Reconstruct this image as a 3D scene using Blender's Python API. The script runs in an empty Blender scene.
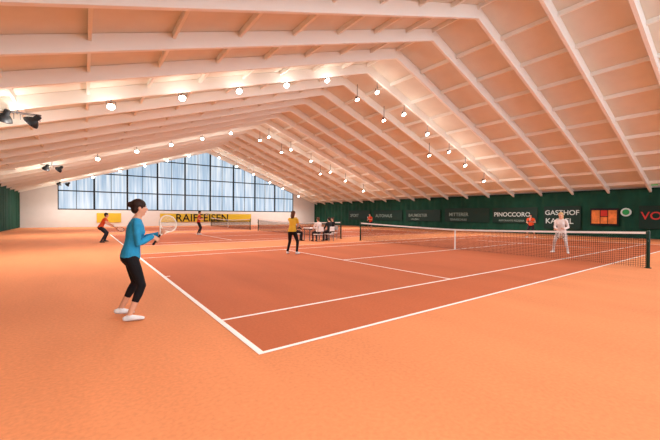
import bpy, bmesh, math, random
import numpy as np
from mathutils import Vector, Matrix
random.seed(3)
V=Vector
sc=bpy.context.scene
try:
    sc.view_settings.view_transform='Standard'; sc.view_settings.look='None'
except Exception as e: print(e)

# ---------------- materials ----------------
def lin(c):
    return tuple(((x/255)/12.92 if x/255<=.04045 else ((x/255+.055)/1.055)**2.4) for x in c)
def mat(name,rgb,rough=.7,var=0,scale=5,emit=0,bump=0,metal=0,detail=3):
    m=bpy.data.materials.new(name); m.use_nodes=True
    nt=m.node_tree; b=nt.nodes['Principled BSDF']
    c=lin(rgb); b.inputs['Base Color'].default_value=(*c,1)
    b.inputs['Roughness'].default_value=rough
    b.inputs['Metallic'].default_value=metal
    b.inputs['Specular IOR Level'].default_value=.25
    if var or bump:
        tc=nt.nodes.new('ShaderNodeTexCoord'); n=nt.nodes.new('ShaderNodeTexNoise')
        n.inputs['Scale'].default_value=scale; n.inputs['Detail'].default_value=detail
        nt.links.new(tc.outputs['Object'],n.inputs['Vector'])
        if var:
            r=nt.nodes.new('ShaderNodeValToRGB')
            r.color_ramp.elements[0].position=.3; r.color_ramp.elements[1].position=.7
            r.color_ramp.elements[0].color=(*[x*(1-var) for x in c],1)
            r.color_ramp.elements[1].color=(*[min(1,x*(1+var)) for x in c],1)
            nt.links.new(n.outputs['Fac'],r.inputs['Fac']); nt.links.new(r.outputs['Color'],b.inputs['Base Color'])
        if bump:
            bp=nt.nodes.new('ShaderNodeBump'); bp.inputs['Strength'].default_value=bump; bp.inputs['Distance'].default_value=.02
            nt.links.new(n.outputs['Fac'],bp.inputs['Height']); nt.links.new(bp.outputs['Normal'],b.inputs['Normal'])
    if emit:
        b.inputs['Emission Color'].default_value=(*c,1); b.inputs['Emission Strength'].default_value=emit
    return m
def carpet(name,rgb,var):
    # brushed granule carpet: fine speckle + long faint sweep marks along the court direction
    m=mat(name,rgb,.95); nt=m.node_tree; b=nt.nodes['Principled BSDF']; c=lin(rgb)
    tc=nt.nodes.new('ShaderNodeTexCoord')
    def noise(scale,sx,sy,det):
        mp=nt.nodes.new('ShaderNodeMapping'); mp.inputs['Scale'].default_value=(sx,sy,1)
        n=nt.nodes.new('ShaderNodeTexNoise'); n.inputs['Scale'].default_value=scale; n.inputs['Detail'].default_value=det
        nt.links.new(tc.outputs['Object'],mp.inputs['Vector']); nt.links.new(mp.outputs['Vector'],n.inputs['Vector']); return n
    a=noise(28,1,1,6); d=noise(.9,1,.25,4)
    mx=nt.nodes.new('ShaderNodeMath'); mx.operation='ADD'
    nt.links.new(a.outputs['Fac'],mx.inputs[0]); nt.links.new(d.outputs['Fac'],mx.inputs[1])
    r=nt.nodes.new('ShaderNodeMapRange'); r.inputs['From Min'].default_value=.6; r.inputs['From Max'].default_value=1.4
    r.inputs['To Min'].default_value=1-var; r.inputs['To Max'].default_value=1+var
    nt.links.new(mx.outputs[0],r.inputs['Value'])
    vm=nt.nodes.new('ShaderNodeVectorMath'); vm.operation='SCALE'; vm.inputs[0].default_value=c
    nt.links.new(r.outputs['Result'],vm.inputs['Scale']); nt.links.new(vm.outputs['Vector'],b.inputs['Base Color'])
    return m
M_floor=carpet('carpet_orange',(216,137,90),.17)
M_court=carpet('court_red_clay_carpet',(184,100,62),.15)
M_line=mat('court_line_white',(238,236,232),.8)
M_roof=mat('ceiling_board_white',(230,226,212),.8,.03,1.5)
M_beam=mat('roof_beam_white_paint',(248,248,240),.6)
M_wall=mat('wall_plaster',(222,220,216),.8,.02,2)
M_frame=mat('window_frame_black',(20,22,26),.5)
M_green=mat('curtain_dark_green',(20,66,50),.85,.2,1.2)
M_green2=mat('curtain_hem_green',(14,48,38),.85)
M_black=mat('black_paint',(18,18,20),.5)
M_steel=mat('steel_grey',(120,120,122),.35,metal=.8)
M_postg=mat('net_post_green',(18,50,38),.4)
M_net=mat('net_cord_black',(20,24,24),.8)
M_white=mat('white_plastic',(240,240,238),.5)
M_yellow=mat('banner_yellow',(214,184,56),.6)
M_red=mat('banner_red',(190,50,38),.6)
M_orange=mat('poster_orange',(215,120,60),.6,.3,3)
M_lamp=mat('lamp_glass_glow',(255,248,232),.3,emit=30)
M_skin=mat('skin',(222,168,138),.55)
M_lips=mat('lips',(180,92,84),.5)
M_eye=mat('eye_white',(240,238,232),.3)
M_iris=mat('iris_dark',(40,26,20),.3)
M_string=mat('racket_string',(235,235,225),.5)

def window_and_fill_mat(strength):
    m=bpy.data.materials.new('window_and_fill_panel'); m.use_nodes=True
    nt=m.node_tree; b=nt.nodes['Principled BSDF']
    tc=nt.nodes.new('ShaderNodeTexCoord'); mp=nt.nodes.new('ShaderNodeMapping')
    mp.inputs['Scale'].default_value=(2.2,1,.12)
    n=nt.nodes.new('ShaderNodeTexNoise'); n.inputs['Scale'].default_value=1.6; n.inputs['Detail'].default_value=4
    r=nt.nodes.new('ShaderNodeValToRGB')
    r.color_ramp.elements[0].position=.34; r.color_ramp.elements[0].color=(*lin((150,186,214)),1)
    r.color_ramp.elements[1].position=.68; r.color_ramp.elements[1].color=(*lin((232,242,250)),1)
    nt.links.new(tc.outputs['Object'],mp.inputs['Vector']); nt.links.new(mp.outputs['Vector'],n.inputs['Vector'])
    nt.links.new(n.outputs['Fac'],r.inputs['Fac'])
    nt.links.new(r.outputs['Color'],b.inputs['Emission Color'])
    b.inputs['Base Color'].default_value=(.1,.12,.15,1); b.inputs['Emission Strength'].default_value=strength
    return m
M_win=window_and_fill_mat(.92)
M_backfill=window_and_fill_mat(6.0)  # strong cool fill glow for the added glazing behind the camera

# ---------------- mesh helpers ----------------
def obj_from(name,verts,faces,mats,mi=None,parent=None,smooth=False):
    me=bpy.data.meshes.new(name); me.from_pydata([tuple(v) for v in verts],[],faces)
    for m in mats: me.materials.append(m)
    if mi is not None: me.polygons.foreach_set('material_index',list(mi))
    if smooth: me.polygons.foreach_set('use_smooth',[True]*len(me.polygons))
    me.update()
    o=bpy.data.objects.new(name,me); sc.collection.objects.link(o)
    if parent: o.parent=parent
    return o
class MB:
    def __init__(s): s.v=[];s.f=[];s.m=[]
    def add(s,vs,fs,m=0):
        k=len(s.v); s.v+=[tuple(x) for x in vs]; s.f+=[tuple(i+k for i in f) for f in fs]; s.m+=[m]*len(fs)
    def box(s,a,b,m=0):
        x0,y0,z0=a;x1,y1,z1=b
        s.add([(x0,y0,z0),(x1,y0,z0),(x1,y1,z0),(x0,y1,z0),(x0,y0,z1),(x1,y0,z1),(x1,y1,z1),(x0,y1,z1)],
          [(0,3,2,1),(4,5,6,7),(0,1,5,4),(1,2,6,5),(2,3,7,6),(3,0,4,7)],m)
    def beam(s,a,b,w,h,up=V((0,0,1)),m=0):
        a=V(a);b=V(b);d=(b-a).normalized(); sd=d.cross(up)
        if sd.length<1e-4: sd=d.cross(V((1,0,0)))
        sd.normalize(); u=sd.cross(d)
        vs=[]
        for p in (a,b):
            for i,j in((-1,-1),(1,-1),(1,1),(-1,1)): vs.append(p+sd*(i*w/2)+u*(j*h/2))
        s.add(vs,[(3,2,1,0),(4,5,6,7),(0,1,5,4),(1,2,6,5),(2,3,7,6),(3,0,4,7)],m)
    def prism(s,poly,axis,a,b,m=0):
        n=len(poly); vs=[(p[0],a,p[1]) for p in poly]+[(p[0],b,p[1]) for p in poly]
        s.add(vs,[tuple(range(n)),tuple(range(2*n-1,n-1,-1))]+[(i,i+n,(i+1)%n+n,(i+1)%n) for i in range(n)],m)
    def tube(s,pts,rs,m=0,n=10,side=None,cap=True,closed=False):
        pts=[V(p) for p in pts]; rs=[(r,r) if not isinstance(r,tuple) else r for r in rs]
        N=len(pts); tang=[]
        for i in range(N):
            if closed: t=pts[(i+1)%N]-pts[i-1]
            elif i==0: t=pts[1]-pts[0]
            elif i==N-1: t=pts[-1]-pts[-2]
            else: t=(pts[i+1]-pts[i]).normalized()+(pts[i]-pts[i-1]).normalized()
            tang.append(t.normalized())
        rings=[]
        sd=V(side) if side is not None else (V((0,0,1)) if abs(tang[0].z)<.9 else V((0,1,0)))
        for i in range(N):
            t=tang[i]; a=(sd-t*sd.dot(t))
            if a.length<1e-3: a=t.orthogonal()
            a.normalize(); b=t.cross(a)
            if side is None: sd=a
            if cap and not closed and i==0:
                r=min(rs[0])
                for k in (2,1): 
                    an=k*math.pi/6; rings.append((pts[0]-t*r*math.sin(an),a,b,rs[0][0]*math.cos(an),rs[0][1]*math.cos(an)))
            rings.append((pts[i],a,b,rs[i][0],rs[i][1]))
            if cap and not closed and i==N-1:
                r=min(rs[-1])
                for k in (1,2):
                    an=k*math.pi/6; rings.append((pts[-1]+t*r*math.sin(an),a,b,rs[-1][0]*math.cos(an),rs[-1][1]*math.cos(an)))
        vs=[];fs=[]
        for c,a,b,rx,ry in rings:
            for k in range(n):
                an=2*math.pi*k/n; vs.append(c+a*(rx*math.cos(an))+b*(ry*math.sin(an)))
        R=len(rings)
        for i in range(R if closed else R-1):
            j=(i+1)%R
            for k in range(n): fs.append((i*n+k,i*n+(k+1)%n,j*n+(k+1)%n,j*n+k))
        if not closed:
            fs.append(tuple(range(n-1,-1,-1))); fs.append(tuple((R-1)*n+k for k in range(n)))
        s.add(vs,fs,m)
    def ell(s,c,fr,r,m=0,nu=14,nv=9):
        c=V(c); f,l,u=fr; vs=[c+u*r[2]];fs=[]
        for i in range(1,nv):
            th=math.pi*i/nv
            for k in range(nu):
                ph=2*math.pi*k/nu
                vs.append(c+f*(r[0]*math.sin(th)*math.cos(ph))+l*(r[1]*math.sin(th)*math.sin(ph))+u*(r[2]*math.cos(th)))
        vs.append(c-u*r[2]); B=len(vs)-1
        for k in range(nu):
            fs.append((0,1+k,1+(k+1)%nu)); fs.append((B,B-nu+(k+1)%nu,B-nu+k))
        for i in range(nv-2):
            for k in range(nu):
                a=1+i*nu; fs.append((a+k,a+nu+k,a+nu+(k+1)%nu,a+(k+1)%nu))
        s.add(vs,fs,m)
    def obj(s,name,mats,parent=None,smooth=False): return obj_from(name,s.v,s.f,mats,s.m,parent,smooth)

# ---------------- hall dimensions ----------------
XL,XR,XC=-5.5,31.43,13.43
YB,YE=-10.0,47.2
ZL,ZR,ZC=4.0,3.6,10.4
def roofz(x): return ZC-(ZC-ZL)*(XC-x)/(XC-XL) if x<XC else ZC-(ZC-ZR)*(x-XC)/(XR-XC)

b=MB(); b.box((XL-.3,YB-.3,-.2),(XR+.3,YE+.3,0)); b.obj('floor',[M_floor])
b=MB(); b.box((XL-.25,YB,0),(XL,YE,ZL)); b.obj('wall_left',[M_wall])
b=MB(); b.box((XR,YB,0),(XR+.25,YE,ZR)); b.obj('wall_right',[M_wall])
t=.2
b=MB()
b.prism([(XL-.25,ZL-.085),(XC,ZC),(XR+.25,ZR-.094),(XR+.25,ZR-.094+t),(XC,ZC+t),(XL-.25,ZL-.085+t)],'y',YB-.3,YE+.3)
b.obj('ceiling',[M_roof])

# rafters
b=MB(); D=.5; W=.13
ys=[10.2+2.27*k for k in range(-8,17)]
for y in ys:
    if y<YB or y>YE-.3: continue
    b.prism([(XL,roofz(XL)-.01),(XC,ZC-.01),(XC,ZC-D-.06),(XL,roofz(XL)-D*.8)],'y',y-W/2,y+W/2)
    b.prism([(XC,ZC-.01),(XR,roofz(XR)-.01),(XR,roofz(XR)-D*.8),(XC,ZC-D-.06)],'y',y-W/2,y+W/2)
b.obj('roof_rafters',[M_beam])
# purlins
b=MB()
for x in [XC-.05]+[XC-1.9*k for k in range(1,10)]+[XC+1.9*k for k in range(1,10)]:
    z=roofz(x)
    b.box((x-.04,YB,z-.17-.02),(x+.04,YE,z+.0))
b.obj('roof_purlins',[M_beam])

# gable walls: far glazing, plus added glowing glazing behind the camera
WX0,WX1,SILL=-2.3,27.2,1.95
def gable(Y,s,wmat,wname,pref):
    b=MB(); y0,y1=(Y,Y+.25*s) if s>0 else (Y-.25,Y)
    b.prism([(XL,0),(XR,0),(XR,SILL),(XL,SILL)],'y',y0,y1)
    b.prism([(XL,SILL),(WX0,SILL),(WX0,roofz(WX0)),(XL,roofz(XL))],'y',y0,y1)
    b.prism([(WX1,SILL),(XR,SILL),(XR,roofz(XR)),(WX1,roofz(WX1))],'y',y0,y1)
    b.obj(wname,[M_wall])
    root=bpy.data.objects.new(pref,None); sc.collection.objects.link(root)
    p=MB(); g=.12; ym=(y0+y1)/2
    p.prism([(WX0,SILL),(WX1,SILL),(WX1,roofz(WX1)-g),(XC,ZC-g),(WX0,roofz(WX0)-g)],'y',ym-.01,ym+.01)
    p.obj('glazing',[wmat],root)
    f=MB(); yf=ym-.06*s
    f.box((WX0,yf-.06,SILL-.05),(WX1,yf+.06,SILL+.12))
    n=9
    for k in range(n+1):
        x=WX0+(WX1-WX0)*k/n; f.box((x-.09,yf-.06,SILL),(x+.09,yf+.06,roofz(x)-.1))
    for k in range(n):
        x=WX0+(WX1-WX0)*(k+.5)/n; f.box((x-.025,yf-.03,SILL),(x+.025,yf+.03,roofz(x)-.15))
    for z in (4.05,6.15,8.2):
        xa=max(WX0,XC-(ZC-z)*(XC-XL)/(ZC-ZL)+.3); xb=min(WX1,XC+(ZC-z)*(XR-XC)/(ZC-ZR)-.3)
        f.box((xa,yf-.05,z-.06),(xb,yf+.05,z+.06))
    f.beam((WX0,yf,roofz(WX0)-.2),(XC,yf,ZC-.2),.14,.22); f.beam((XC,yf,ZC-.2),(WX1,yf,roofz(WX1)-.2),.14,.22)
    f.obj('frame',[M_frame],root)
gable(YE,1,M_win,'wall_far','window_1')
gable(YB,-1,M_backfill,'wall_back','back_fill_glazing')  # back glazing is unseen, added as an area light to cool the near hall

# curtains
def curtain(name,x,y0,y1,z0,z1,sgn):
    b=MB(); n=int((y1-y0)/.12); vs=[];fs=[]
    for i in range(n+1):
        y=y0+(y1-y0)*i/n; xx=x-sgn*(.10+.04*math.sin(i*.9)+.025*math.sin(i*.37))
        vs+=[(xx,y,z0),(xx-sgn*0.0,y,z1)]
    for i in range(n): fs.append((2*i,2*i+2,2*i+3,2*i+1))
    b.add(vs,fs,0)
    b.box((x-sgn*.16-.02,y0,z1-.08),(x-sgn*.16+.02,y1,z1+.02),1)
    b.obj(name,[M_green,M_green2])
curtain('green_curtain',XR,YB,YE,.03,3.5,1)
curtain('green_curtain',XL,YB,YE,.03,3.9,-1)

# text on walls
def text(s,size,origin,cols,m,parent,name='lettering'):
    cu=bpy.data.curves.new(name,'FONT'); cu.body=s; cu.size=size; cu.extrude=.004; cu.offset=.01*size
    o=bpy.data.objects.new(name,cu); sc.collection.objects.link(o)
    dg=bpy.context.evaluated_depsgraph_get(); me=bpy.data.meshes.new_from_object(o.evaluated_get(dg))
    me.materials.clear(); me.materials.append(m)
    bpy.data.objects.remove(o)
    o=bpy.data.objects.new(name,me); sc.collection.objects.link(o)
    M=Matrix(cols).transposed().to_4x4(); M.translation=V(origin); me.transform(M); o.parent=parent
    return o
CR=((0,-1,0),(0,0,1),(-1,0,0)); CF=((1,0,0),(0,0,1),(0,-1,0))
def banner_r(yl,yr,z0,z1,base,items,name='wall_banner'):
    e=bpy.data.objects.new(name,None); sc.collection.objects.link(e)
    b=MB(); x=XR-.24
    b.box((x,yr,z0),(x+.03,yl,z1)); b.obj('panel',[base],e)
    for s,size,dy,z,m in items: text(s,size,(x-.01,yl-dy,z),CR,m,e)
M_dk=mat('banner_dark_green',(14,44,36),.6)
M_letw=mat('lettering_white',(200,212,208),.6)
M_letg=mat('lettering_grey',(130,152,144),.6)
banner_r(38.0,33.5,.9,2.2,M_dk,[('SPORT',.6,.4,1.3,M_letg)])
banner_r(32.8,27.8,.9,2.2,M_dk,[('AUTOHAUS',.55,.4,1.3,M_letg)])
banner_r(27.2,22.4,.9,2.2,M_dk,[('BAUMEISTER',.48,.4,1.4,M_letg),('HOLZBAU',.26,.8,1.02,M_letg)])
banner_r(21.8,16.9,.9,2.3,M_dk,[('MITTERER',.5,.5,1.5,M_letg),('TENNISSCHULE',.28,.6,1.05,M_letg)])
banner_r(16.6,12.7,.9,2.3,M_dk,[('PINOCCORO',.53,.15,1.5,M_letw),('RISTORANTE PIZZERIA',.22,.6,1.05,M_letg)])
banner_r(12.2,9.6,.5,2.35,M_dk,[('GASTHOF',.54,.08,1.65,M_letw),('KAPPEL',.6,.12,.95,M_letw)])
banner_r(9.0,7.3,.85,2.15,M_black,[])
e=bpy.data.objects.new('framed_poster',None); sc.collection.objects.link(e)
b=MB(); x=XR-.27; b.box((x,8.4,1.0),(x+.02,8.9,2.0),0); b.box((x,7.4,1.0),(x+.02,7.9,2.0),0); b.box((x,7.95,1.0),(x+.02,8.35,1.5),0); b.box((x,7.95,1.55),(x+.02,8.35,2.0),1); b.obj('prints',[M_orange,M_red],e)
banner_r(6.2,2.0,.7,2.3,M_dk,[('VOLKSBANK',.75,.1,1.35,mat('lettering_red',(200,60,55),.6))])
b=MB(); b.tube([(XR-.25,6.9,1.85),(XR-.2,6.9,1.85)],[.3,.3],0,24,cap=False); b.tube([(XR-.27,6.9,1.85),(XR-.24,6.9,1.85)],[.2,.2],1,24,cap=False)
b.obj('round_club_logo_sign',[M_letw,mat('logo_green',(40,150,80),.5)])
b=MB(); b.box((XR-.3,5.2,3.62),(XR-.1,5.9,3.85)); b.box((XR-.31,5.25,3.66),(XR-.3,5.85,3.81),1); b.obj('exit_sign',[M_white,mat('exit_green',(50,170,90),.5,emit=.6)])
e=bpy.data.objects.new('yellow_wall_banner',None); sc.collection.objects.link(e)
b=MB(); 
for x0,x1 in ((1.2,3.6),(7.8,20.0)): b.box((x0,YE-.06,.5),(x1,YE-.02,1.6))
b.obj('panel',[M_yellow],e)
text('RAIFFEISEN',1.42,(9.6,YE-.08,.57),CF,M_black,e)

# ---------------- courts ----------------
X0=1.545; HL=11.885
def court(y0):
    b=MB(); b.box((X0,y0,.0),(X0+2*HL,y0+10.97,.003)); b.obj('tennis_court_surface',[M_court])
    b=MB(); z0,z1=.003,.006
    def ln(xa,xb,ya,yb): b.box((xa,ya,z0),(xb,yb,z1))
    w=.05
    ln(X0-.035,X0+.035,y0-.025,y0+10.97+.025); ln(X0+2*HL-.04,X0+2*HL+.04,y0,y0+10.97)
    for yy in (y0,y0+1.37,y0+9.6,y0+10.97): ln(X0+.035,X0+2*HL-.04,yy-w/2,yy+w/2)
    for xx in (X0+5.485,X0+2*HL-5.485): ln(xx-w/2,xx+w/2,y0+1.4,y0+9.57)
    ln(X0+5.485+w/2,X0+2*HL-5.485-w/2,y0+5.485-w/2,y0+5.485+w/2)
    ln(X0+.035,X0+.14,y0+5.46,y0+5.51)
    b.obj('court_lines',[M_line])
    e=bpy.data.objects.new('tennis_net',None); sc.collection.objects.link(e)
    X=X0+HL; ya,yb=y0-.91,y0+10.97+.91; yc=y0+5.485
    def top(y): return .914+.156*abs((y-yc)/(yb-yc))**1.3
    b=MB()
    n=int((yb-ya)/.055)
    for i in range(1,n):
        y=ya+(yb-ya)*i/n; b.box((X-.003,y-.004,.01),(X+.003,y+.004,top(y)))
    for k in range(1,17):
        fz=k/17
        for i in range(24):
            p=ya+(yb-ya)*i/24;q=ya+(yb-ya)*(i+1)/24
            b.beam((X,p,top(p)*fz),(X,q,top(q)*fz),.006,.008)
    b.obj('mesh_cords',[M_net],e)
    b=MB()
    for i in range(24):
        p=ya+.06+(yb-ya-.12)*i/24;q=ya+.06+(yb-ya-.12)*(i+1)/24
        b.beam((X,p,top(p)-.03),(X,q,top(q)-.03),.02,.065)
    b.box((X-.012,yc-.03,0.006),(X+.012,yc+.03,top(yc)))
    b.obj('headband_and_strap',[M_white],e)
    b=MB()
    for y in (ya,yb):
        b.tube([(X,y,0.0),(X,y,1.07)],[.045,.045],0,14); b.tube([(X,y,0),(X,y,.02)],[.08,.08],0,14,cap=False)
        b.tube([(X-.05,y,.8),(X-.11,y,.8)],[.02,.02],0,8)
    b.obj('posts',[M_postg],e,True)
Y1=3.36
for y in (Y1,Y1+14.7,Y1+29.4): court(y)

# ---------------- floodlights ----------------
def lathe(mb,prof,m,n=20):
    vs=[];fs=[]
    for r,z in prof:
        for k in range(n):
            a=2*math.pi*k/n; vs.append((r*math.cos(a),r*math.sin(a),z))
    for i in range(len(prof)-1):
        for k in range(n): fs.append((i*n+k,i*n+(k+1)%n,(i+1)*n+(k+1)%n,(i+1)*n+k))
    mb.add(vs,fs,m)
fb=MB()
lathe(fb,[(.001,.31),(.07,.31),(.075,.30),(.075,.17),(.10,.16),(.16,.09),(.195,.02),(.20,0),(.185,0),(.18,.01)],0)
lathe(fb,[(.185,.003),(.12,-.012),(.001,-.018)],1)
FB=bpy.data.meshes.new('floodlight_head'); FB.from_pydata(fb.v,[],fb.f); FB.materials.append(M_black); FB.materials.append(M_lamp)
FB.polygons.foreach_set('material_index',fb.m); FB.polygons.foreach_set('use_smooth',[True]*len(FB.polygons))
def flood(X,Y,z,tilt=40,P=1500,yaw=0,light=True,scale=.7,double=False):
    e=bpy.data.objects.new('ceiling_floodlight',None); e.location=(X,Y,z); sc.collection.objects.link(e)
    b=MB(); H=roofz(X)-.3-z
    heads=[(0,tilt,yaw)] if not double else [(-.32,tilt,yaw),(.32,tilt-12,yaw+25)]
    b.tube([(0,0,.2),(0,0,H)],[.02,.02],0,8)
    if double: b.beam((-.6,0,.24),(.6,0,.24),.05,.04)
    for dx,tl,yw in heads:
        h=bpy.data.objects.new('lamp_head',FB); sc.collection.objects.link(h); h.parent=e; h.location=(dx,0,-.05 if double else 0)
        h.rotation_euler=(-math.radians(tl),0,math.radians(yw)); h.scale=(scale,)*3
        q=.21*scale
        b.beam((dx-q,0,.2),(dx+q,0,.2),.025,.015); b.beam((dx-q,0,.2),(dx-q,0,.02),.02,.015,up=V((0,1,0))); b.beam((dx+q,0,.2),(dx+q,0,.02),.02,.015,up=V((0,1,0)))
    b.obj('bracket',[M_steel],e)
    if light:
        L=bpy.data.lights.new('lamp_light','SPOT'); L.energy=P; L.spot_size=math.radians(165); L.spot_blend=.6; L.shadow_soft_size=.25
        L.color=(1,.98,.95)
        lo=bpy.data.objects.new('lamp_light',L); sc.collection.objects.link(lo); lo.parent=e
        lo.location=(0,-.08,-.28); lo.rotation_euler=(-math.radians(10),0,0)
        L2=bpy.data.lights.new('lamp_spill','POINT'); L2.energy=P*(.07 if not double else .16); L2.shadow_soft_size=.12; L2.color=(1,.96,.9)
        l2=bpy.data.objects.new('lamp_spill',L2); sc.collection.objects.link(l2); l2.parent=e; l2.location=(0,-.35,-.25)
LX=[-1.73,.82,3.28,5.7,8.12,10.6]; RX=[14.3,16.7,19.1,21.6,23.7,26.4]
for r,Y in enumerate((0.1,14.8,29.5,44.2)):
    PW=250 if r==0 else 390
    for i,x in enumerate(LX):
        if i==0: flood(x,Y,roofz(x)-.75,P=PW,tilt=-38,yaw=35,scale=1.15,double=True)
        else: flood(x,Y,roofz(x)-.7,P=PW)
    for i,x in enumerate(RX):
        flood(x,Y,roofz(x)-1.15,P=PW)
        if r in (1,2) and i in (0,1,3): flood(x-.2,Y+1.6,roofz(x)-1.2,light=False,tilt=30)

# ---------------- people ----------------
def ik(a,t,l1,l2,pole):
    d=t-a; L=min(d.length,(l1+l2)*.998); dn=d.normalized(); x=(l1*l1-l2*l2+L*L)/(2*L)
    h=math.sqrt(max(l1*l1-x*x,0)); p=pole-dn*pole.dot(dn); p.normalize()
    return a+dn*x+p*h, a+dn*L
def remesh(mb,voxel,iters):
    o=mb.obj('tmp',[M_skin]); r=o.modifiers.new('r','REMESH'); r.mode='VOXEL'; r.voxel_size=voxel
    s=o.modifiers.new('s','SMOOTH'); s.factor=.5; s.iterations=iters
    dg=bpy.context.evaluated_depsgraph_get(); me=bpy.data.meshes.new_from_object(o.evaluated_get(dg))
    bpy.data.objects.remove(o); return me
def racket(G,dr,nh,col,parent,s=1.0,name='tennis_racket'):
    dr=dr.normalized(); n=(nh-dr*nh.dot(dr)).normalized(); w=dr.cross(n)
    b=MB()
    b.tube([G-dr*.09*s,G-dr*.08*s,G+dr*.12*s],[.019*s,.0165*s,.015*s],1,10)
    c=G+dr*.43*s; a1,a2=.172*s,.13*s
    for sg in(-1,1):
        b.tube([G+dr*.11*s,G+dr*.17*s+w*sg*.02*s,G+dr*.24*s+w*sg*.055*s,c-dr*a1*.75+w*sg*a2*.66],[.009*s]*4,0,8)
    b.tube([c+dr*(a1*math.cos(k*math.pi/18))+w*(a2*math.sin(k*math.pi/18)) for k in range(36)],[.0105*s]*36,0,8,side=n,closed=True)
    for k in range(-7,8):
        q=k/8; h=math.sqrt(1-q*q)
        b.tube([c+w*a2*q-dr*a1*h,c+w*a2*q+dr*a1*h],[.0013*s]*2,2,4,cap=False)
    for k in range(-8,9):
        q=k/9; h=math.sqrt(1-q*q)
        b.tube([c+dr*a1*q-w*a2*h,c+dr*a1*q+w*a2*h],[.0013*s]*2,2,4,cap=False)
    return b.obj(name,[col,M_black,M_string],parent,True)

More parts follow.
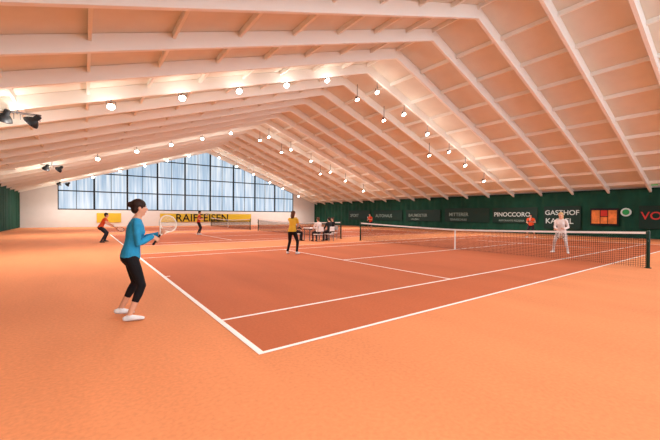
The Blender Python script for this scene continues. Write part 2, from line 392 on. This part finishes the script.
def person(name,loc,heading,height=1.68,hp=.93,lean=0,feet=None,hands=None,poles=None,grip=None,
           shirt=None,pants=None,shoes=None,hair=None,sleeve='long',legs='long',hairstyle='bun',
           voxel=.011,head_yaw=0,head_pitch=0,rk=None,rkn=None,rkcol=None,female=True,kneepole=None,skin=None,cap=None,px=0):
    s=height/1.7; skin=skin or M_skin
    mats=[skin,shirt,pants,shoes]; SK,SH,PA,SO=0,1,2,3
    b=MB(); fing=MB(); segs=[]
    def chain(pts,rs,ms,side=None,n=16):
        rs=[(r,r) if not isinstance(r,tuple) else r for r in rs]
        b.tube(pts,rs,0,n,side)
        for i in range(len(pts)-1):
            m=ms if isinstance(ms,int) else ms[i]
            segs.append((V(pts[i]),V(pts[i+1]),rs[i],rs[i+1],m,side))
    P=V((px,0,hp)); la=math.radians(lean)
    u=V((math.sin(la),0,math.cos(la))); f=V((math.cos(la),0,-math.sin(la))); l=V((0,1,0))
    g=1.0 if female else 1.1
    up0=V((0,0,1))
    chain([P+up0*-.09,P+up0*-.02,P+u*.06,P+u*.12],[(.13,.095),(.168,.118),(.155,.11),(.132,.098)],PA,l)
    chain([P+u*-.035+f*.002,P+u*.03,P+u*.11,P+u*.19,P+u*.30+f*.012,P+u*.38+f*.006,P+u*.44,P+u*.49],
          [(.176,.128),(.17,.122),(.144*g,.106),(.132*g,.098),(.148*g,.118),(.158*g,.112),(.155*g,.088),(.085,.062)],SH,l,20)
    if female:
        for sg in(-1,1): b.ell(P+u*.325+f*.075+l*sg*.065,(f,l,u),(.055,.058,.058)); 
    chain([P+u*.485,P+u*.53+f*.008,P+u*.60+f*.02],[.058,.05,.05],SK)
    hc=P+u*.53+f*.03+up0*.135
    Rz=Matrix.Rotation(math.radians(head_yaw),3,'Z'); 
    hp2=math.radians(head_pitch); hf0=V((math.cos(hp2),0,-math.sin(hp2))); hf=Rz@hf0; hl=Rz@V((0,1,0)); hu=hf.cross(hl)
    fr=(hf,hl,hu)
    b.ell(hc+hu*.02-hf*.012,fr,(.092,.074,.088)); b.ell(hc+hf*.018-hu*.035,fr,(.068,.058,.073)); b.ell(hc+hf*.052-hu*.088,fr,(.026,.028,.022))
    b.tube([hc+hf*.078+hu*.012,hc+hf*.098-hu*.022],[.009,.014],0,8)
    for sg in(-1,1): b.ell(hc+hl*sg*.073-hf*.005-hu*.008,fr,(.018,.01,.03))
    segs.append((hc+hu*.03,hc-hu*.05,(.08,.08),(.07,.07),SK,None))
    hw=.172*g
    out=[]
    for i,sg in ((0,1),(1,-1)):
        sh=P+u*.445+l*sg*hw
        tgt=V(hands[i]); pole=V(poles[i]) if poles else V((-.6,sg*.5,-.6))
        gr=grip[i] if grip else None
        wr=tgt.copy()
        for it in range(5):
            el,we=ik(sh,wr,.285,.25,pole); fd=(we-el).normalized()
            if gr is not None:
                w=V(gr).normalized(); d=(fd-w*fd.dot(w)); 
                if d.length<.1: d=V((0,0,1)).cross(w)
                d.normalize(); n=(w.cross(d) if sg<0 else d.cross(w))
                wr=tgt-d*.07-n*.026
            else:
                d=fd; w=V((1,0,0)); w=(w-d*w.dot(d)); 
                if w.length<.2: w=V((0,0,1))-d*d.z
                w.normalize(); n=(w.cross(d) if sg<0 else d.cross(w)); break
        el,we=ik(sh,wr,.285,.25,pole)
        if gr is not None: out.append(we+d*.07+n*.026)
        sl={'long':(SH,SH,SH,SH),'short':(SH,SK,SK,SK),'none':(SK,SK,SK,SK)}[sleeve]
        k=.008 if sleeve=='long' else 0
        mid=sh.lerp(el,.5); fm=el.lerp(we,.3)
        chain([sh-l*sg*.03+u*.0,sh.lerp(el,.12),mid,el,fm,we],[.056,.05+k,.043+k,.037+k,.039+k,.026+k],[SH,sl[0],sl[1],sl[2],sl[3]])
        if sleeve=='short': chain([sh.lerp(el,.1),sh.lerp(el,.5)],[.055,.056],SH)
        chain([we,we+d*.03,we+d*.085],[(.027,.021),(.036,.016),(.042,.014)],SK,w,12)
        for q in range(4):
            base=we+d*.08+w*(.031-.0205*q); L=[.95,1.06,1,.8][q]
            ang=(45,115,185) if gr is not None else (15,35,55)
            p=[base]; 
            for a,ll in zip(ang,(.038,.026,.02)):
                a=math.radians(a); p.append(p[-1]+(d*math.cos(a)+n*math.sin(a))*ll*L)
            fing.tube(p,[.0095,.009,.0082,.0068],0,8)
        tb=we+d*.028+w*.03
        if gr is not None: fing.tube([tb,tb+(d*.5+w*.5+n*.5).normalized()*.04,tb+(d*.5+w*.5+n*.5).normalized()*.04+(d*.7+n*.9-w*.1).normalized()*.032],[.013,.011,.008],0,8)
        else: fing.tube([tb,tb+(d*.7+w*.6+n*.2).normalized()*.042,tb+(d*1.5+w*.6+n*.4).normalized()*.072],[.013,.011,.008],0,8)
    for i,sg in ((0,1),(1,-1)):
        fx,fy,fz,yaw,pit=feet[i]
        hipj=P+l*sg*.088-up0*.03
        ank=V((fx,fy,fz+.085)); kp=V(kneepole[i]) if kneepole else V((1,sg*.15,0))
        kn,an=ik(hipj,ank,.425,.415,kp)
        th=hipj.lerp(kn,.45); ca=kn.lerp(an,.3); c2=kn.lerp(an,.55)
        if legs=='long': ms=[PA,PA,PA,PA,PA]; rr=[.09,.082,.06,.057,.05,.045]
        elif legs=='capri': ms=[PA,PA,PA,PA,SK]; rr=[.088,.078,.056,.056,.045,.034]
        else: ms=[PA,PA,SK,SK,SK]; rr=[.095,.088,.055,.055,.042,.034]
        chain([hipj,th,kn,ca,c2,an],rr,ms)
        ya=math.radians(yaw); pa=math.radians(pit)
        fo=V((math.cos(ya)*math.cos(pa),math.sin(ya)*math.cos(pa),-math.sin(pa))); fs=V((-math.sin(ya),math.cos(ya),0)); fu=fo.cross(fs)
        chain([an,an-fu*.045],[.038,.04],SO)
        chain([an-fu*.045-fo*.055,an-fu*.04,an-fu*.048+fo*.07,an-fu*.056+fo*.135,an-fu*.06+fo*.165],[(.032,.034),(.038,.045),(.042,.036),(.043,.026),(.034,.02)],SO,fs)
    for mb in (b,fing): mb.v=[(x*s,y*s,z*s) for x,y,z in mb.v]
    me=remesh(b,voxel,3 if voxel<.009 else 2)
    nv=len(me.vertices); co=np.empty(nv*3); me.vertices.foreach_get('co',co); co=co.reshape(-1,3)
    co[:,2]=np.maximum(co[:,2],0.006); me.vertices.foreach_set('co',co.ravel())
    npoly=len(me.polygons); ce=np.empty(npoly*3); me.polygons.foreach_get('center',ce); ce=ce.reshape(-1,3)/s
    best=np.full(npoly,1e9); bi=np.zeros(npoly,int)
    for a,bb,ra,rb,m,side in segs:
        A=np.array(a);B=np.array(bb);d=B-A;L=np.linalg.norm(d)+1e-9;dn=d/L
        rel=ce-A; t=rel@dn; tc=np.clip(t,0,L); q=tc/L
        rx=ra[0]+(rb[0]-ra[0])*q; ry=ra[1]+(rb[1]-ra[1])*q
        rad=rel-np.outer(t,dn)
        if side is not None:
            sv=np.array(side)-dn*np.dot(np.array(side),dn); sv/=np.linalg.norm(sv)+1e-9
            xx=rad@sv; yy=rad@np.cross(dn,sv)
            k=np.sqrt((xx/rx)**2+(yy/ry)**2); dist=(k-1)*np.minimum(rx,ry)
        else: dist=np.linalg.norm(rad,axis=1)-rx
        dist=np.where(t!=tc, np.sqrt(np.maximum(dist,0)**2+(t-tc)**2), dist)
        up=dist<best; best[up]=dist[up]; bi[up]=m
    me.materials.clear()
    for m in mats: me.materials.append(m)
    me.polygons.foreach_set('material_index',bi.tolist()); me.polygons.foreach_set('use_smooth',[True]*npoly)
    root=bpy.data.objects.new(name,None); sc.collection.objects.link(root)
    root.location=loc; root.rotation_euler=(0,0,math.radians(heading))
    o=bpy.data.objects.new('body',me); sc.collection.objects.link(o); o.parent=root
    fing.obj('fingers',[skin],root,True)
    fc=MB()
    for sg in(-1,1):
        fc.ell(hc+hf*.071+hl*sg*.03+hu*.004,fr,(.013,.014,.010),0,10,6); fc.ell(hc+hf*.0795+hl*sg*.03+hu*.004,fr,(.0055,.006,.006),1,8,5)
        fc.tube([hc+hf*.082+hl*sg*.018+hu*.024,hc+hf*.076+hl*sg*.045+hu*.024],[.004,.003],1,6)
    fc.ell(hc+hf*.083-hu*.053,fr,(.008,.022,.008),2,10,6)
    fc.v=[(x*s,y*s,z*s) for x,y,z in fc.v]; fc.obj('face_features',[M_eye,M_iris,M_lips],root,True)
    hb=MB()
    hb.ell(hc+hu*.034-hf*.022,fr,(.1,.086,.092)); hb.ell(hc-hf*.052-hu*.02,fr,(.056,.076,.075))
    if hairstyle=='bun': hb.ell(hc-hf*.115+hu*.03,fr,(.045,.042,.042))
    if hairstyle=='pony': hb.tube([hc-hf*.09+hu*.05,hc-hf*.15+hu*.03,hc-hf*.155-hu*.07,hc-hf*.13-hu*.16],[.03,.036,.034,.012],0,10)
    if hairstyle=='long':
        hb.tube([hc-hf*.06,hc-hf*.085-hu*.1,hc-hf*.09-hu*.2],[(.08,.05),(.085,.04),(.06,.025)],0,14,side=hl)
    hb.v=[(x*s,y*s,z*s) for x,y,z in hb.v]
    hm=remesh(hb,max(voxel,.008),3); hm.materials.clear(); hm.materials.append(hair); hm.polygons.foreach_set('use_smooth',[True]*len(hm.polygons))
    ho=bpy.data.objects.new('hair',hm); sc.collection.objects.link(ho); ho.parent=root
    if cap:
        cb=MB(); cb.ell(hc+hu*.055-hf*.015,fr,(.104,.09,.075)); cb.ell(hc+hu*.05+hf*.1,fr,(.06,.06,.008))
        cb.v=[(x*s,y*s,z*s) for x,y,z in cb.v]; cb.obj('cap',[cap],root,True)
    if rk is not None: racket(out[-1]*s,V(rk),V(rkn),rkcol or M_black,root)
    return root

C=lambda n,rgb,r=.8,v=.06: mat(n,rgb,r,v,9,bump=.9)
blue=C('cyan_blue_jersey',(44,152,200)); blk=C('black_leggings',(20,20,24)); wsh=C('white_shoe',(232,232,232),.6)
dkh=C('dark_brown_hair',(46,30,24),.6,.2); blond=C('blond_hair',(206,170,120),.6,.15); brh=C('brown_hair',(96,62,40),.6,.2)
redt=C('red_shirt',(206,72,40)); yel=C('yellow_top',(232,186,60)); navy=C('dark_trousers',(34,34,42)); whi=C('white_top',(236,222,216))
pinkw=C('light_trousers',(224,206,198)); orgt=C('orange_shirt',(222,84,44)); grn=C('dark_jacket',(40,46,48))
RW=mat('racket_white_frame',(232,228,214),.35)

d1=V((.42,.62,.5)).normalized(); g1=V((.30,-.03,1.09))
person('female_tennis_player',(.56,5.58,0),-3,1.74,hp=.905,lean=9,px=-.02,
  feet=[(-.13,.26,.015,8,8),(-.04,-.14,0,-6,0)],hands=[g1+d1*.2,g1],poles=[(-.4,.7,-.8),(-.6,-.5,-.8)],
  grip=[d1,d1],shirt=blue,pants=blk,shoes=wsh,hair=dkh,sleeve='long',legs='capri',hairstyle='bun',voxel=.0065,
  head_pitch=6,rk=d1,rkn=V((.3,-1,.35)),rkcol=RW)
d2=V((.8,-.15,-.35)).normalized(); g2=V((.42,-.18,.82))
person('male_tennis_player',(.8,21.5,0),-8,1.78,hp=.78,lean=26,px=-.08,
  feet=[(.05,.34,0,20,0),(-.02,-.36,0,-25,0)],hands=[g2+V((.02,.16,.05)),g2],poles=[(-.4,.8,-.4),(-.4,-.8,-.4)],
  grip=[d2,d2],shirt=orgt,pants=navy,shoes=C('dark_shoe',(60,56,56)),hair=dkh,sleeve='short',legs='long',hairstyle='short',female=False,
  head_pitch=0,rk=d2,rkn=V((.2,-.8,.6)),rkcol=M_black)
d3=V((.5,-.3,.8)).normalized()
person('male_tennis_player',(6.9,26.0,0),-20,1.8,hp=.9,lean=6,
  feet=[(.05,.2,0,10,0),(-.05,-.2,0,-15,0)],hands=[(.3,.15,1.1),(.33,-.12,1.05)],grip=[d3,d3],
  shirt=redt,pants=navy,shoes=wsh,hair=dkh,sleeve='short',legs='long',hairstyle='short',female=False,rk=d3,rkn=V((.6,-.8,0)))
d4=V((.75,.25,.12)).normalized(); g4=V((.36,.0,1.02))
person('female_tennis_player',(6.5,11.35,0),35,1.70,hp=.90,lean=8,
  feet=[(.0,.2,0,10,0),(.0,-.2,0,-15,0)],hands=[g4+d4*.2,g4],grip=[d4,d4],
  shirt=yel,pants=blk,shoes=wsh,hair=brh,sleeve='short',legs='long',hairstyle='long',rk=d4,rkn=V((.1,-.5,.9)),rkcol=M_black)
d5=V((.6,.55,-.5)).normalized(); g5=V((.34,-.14,.95))
person('female_tennis_player',(16.0,5.6,0),188,1.74,hp=.88,lean=12,px=-.05,
  feet=[(.02,.24,0,15,0),(-.02,-.26,0,-20,0)],hands=[g5+V((-.02,.24,.05)),g5],grip=[d5,d5],
  shirt=whi,pants=pinkw,shoes=wsh,hair=blond,sleeve='long',legs='long',hairstyle='long',rk=d5,rkn=V((.9,-.2,.4)),rkcol=M_black,voxel=.010)
d6=V((.5,.5,.6)).normalized()
person('male_tennis_player',(25.8,10.9,0),185,1.75,hp=.88,lean=12,
  feet=[(.0,.24,0,15,0),(-.0,-.24,0,-20,0)],hands=[(.36,.1,1.1),(.36,-.1,1.0)],grip=[d6,d6],
  shirt=orgt,pants=navy,shoes=wsh,hair=dkh,sleeve='short',legs='short',hairstyle='short',female=False,rk=d6,rkn=V((.8,-.6,0)))
person('male_tennis_player',(23.4,25,0),185,1.75,hp=.88,lean=12,
  feet=[(.0,.24,0,15,0),(-.0,-.24,0,-20,0)],hands=[(.36,.1,1.1),(.36,-.1,1.0)],grip=[d6,d6],
  shirt=redt,pants=navy,shoes=wsh,hair=dkh,sleeve='short',legs='short',hairstyle='short',female=False,rk=d6,rkn=V((.8,-.6,0)))

def table(x,y):
    b=MB(); b.box((x-.6,y-.35,.71),(x+.6,y+.35,.75))
    for i in(-1,1):
        for j in(-1,1): b.box((x+i*.55-.02,y+j*.3-.02,0),(x+i*.55+.02,y+j*.3+.02,.71),1)
    b.beam((x-.55,y-.3,.66),(x+.55,y-.3,.66),.02,.06,m=1); b.beam((x-.55,y+.3,.66),(x+.55,y+.3,.66),.02,.06,m=1)
    b.obj('table',[M_white,M_steel])
table(11.2,16.85)
def chair(x,y,h):
    b=MB(); b.box((-.21,-.21,.40),(.21,.21,.43))
    for i in(-1,1):
        for j in(-1,1): b.tube([(i*.19,j*.19,0),(i*.18,j*.18,.41)],[.014,.014],1,8)
        b.tube([(-.2,i*.18,.41),(-.28,i*.18,.86)],[.014,.014],1,8)
    b.beam((-.275,-.18,.72),(-.275,.18,.72),.02,.26)
    o=b.obj('chair',[M_white,M_steel]); o.location=(x,y,0); o.rotation_euler=(0,0,math.radians(h))
for (x,y,h,sh,hr) in ((10.75,15.82,90,whi,brh),(11.5,15.8,95,grn,dkh),(12.5,16.8,180,blk,dkh),(9.9,16.9,-5,grn,blond)):
    chair(x,y,h)
    person('seated_spectator',(x,y,0),h,1.7,hp=.61,lean=5,px=-.05,feet=[(.36,.12,0,5,0),(.34,-.12,0,-5,0)],
      hands=[(.30,.14,.70),(.30,-.14,.70)],poles=[(-.4,.6,-.6),(-.4,-.6,-.6)],kneepole=[(.3,0,1),(.3,0,1)],
      shirt=sh,pants=navy,shoes=blk,hair=hr,sleeve='long',legs='long',hairstyle='short',voxel=.013)

w=bpy.data.worlds.new('World'); sc.world=w; w.use_nodes=True
w.node_tree.nodes['Background'].inputs[0].default_value=(.75,.85,1,1); w.node_tree.nodes['Background'].inputs[1].default_value=1
cam=bpy.data.cameras.new('camera'); co=bpy.data.objects.new('camera',cam); sc.collection.objects.link(co)
cam.sensor_width=36; cam.lens=18.35; cam.clip_start=.05; cam.clip_end=300
R=Matrix.Rotation(math.radians(-36.2),4,'Z')@Matrix.Rotation(math.radians(89.2),4,'X')@Matrix.Rotation(math.radians(.35),4,'Z')
co.matrix_world=Matrix.Translation((0,0,1.5))@R
sc.camera=co
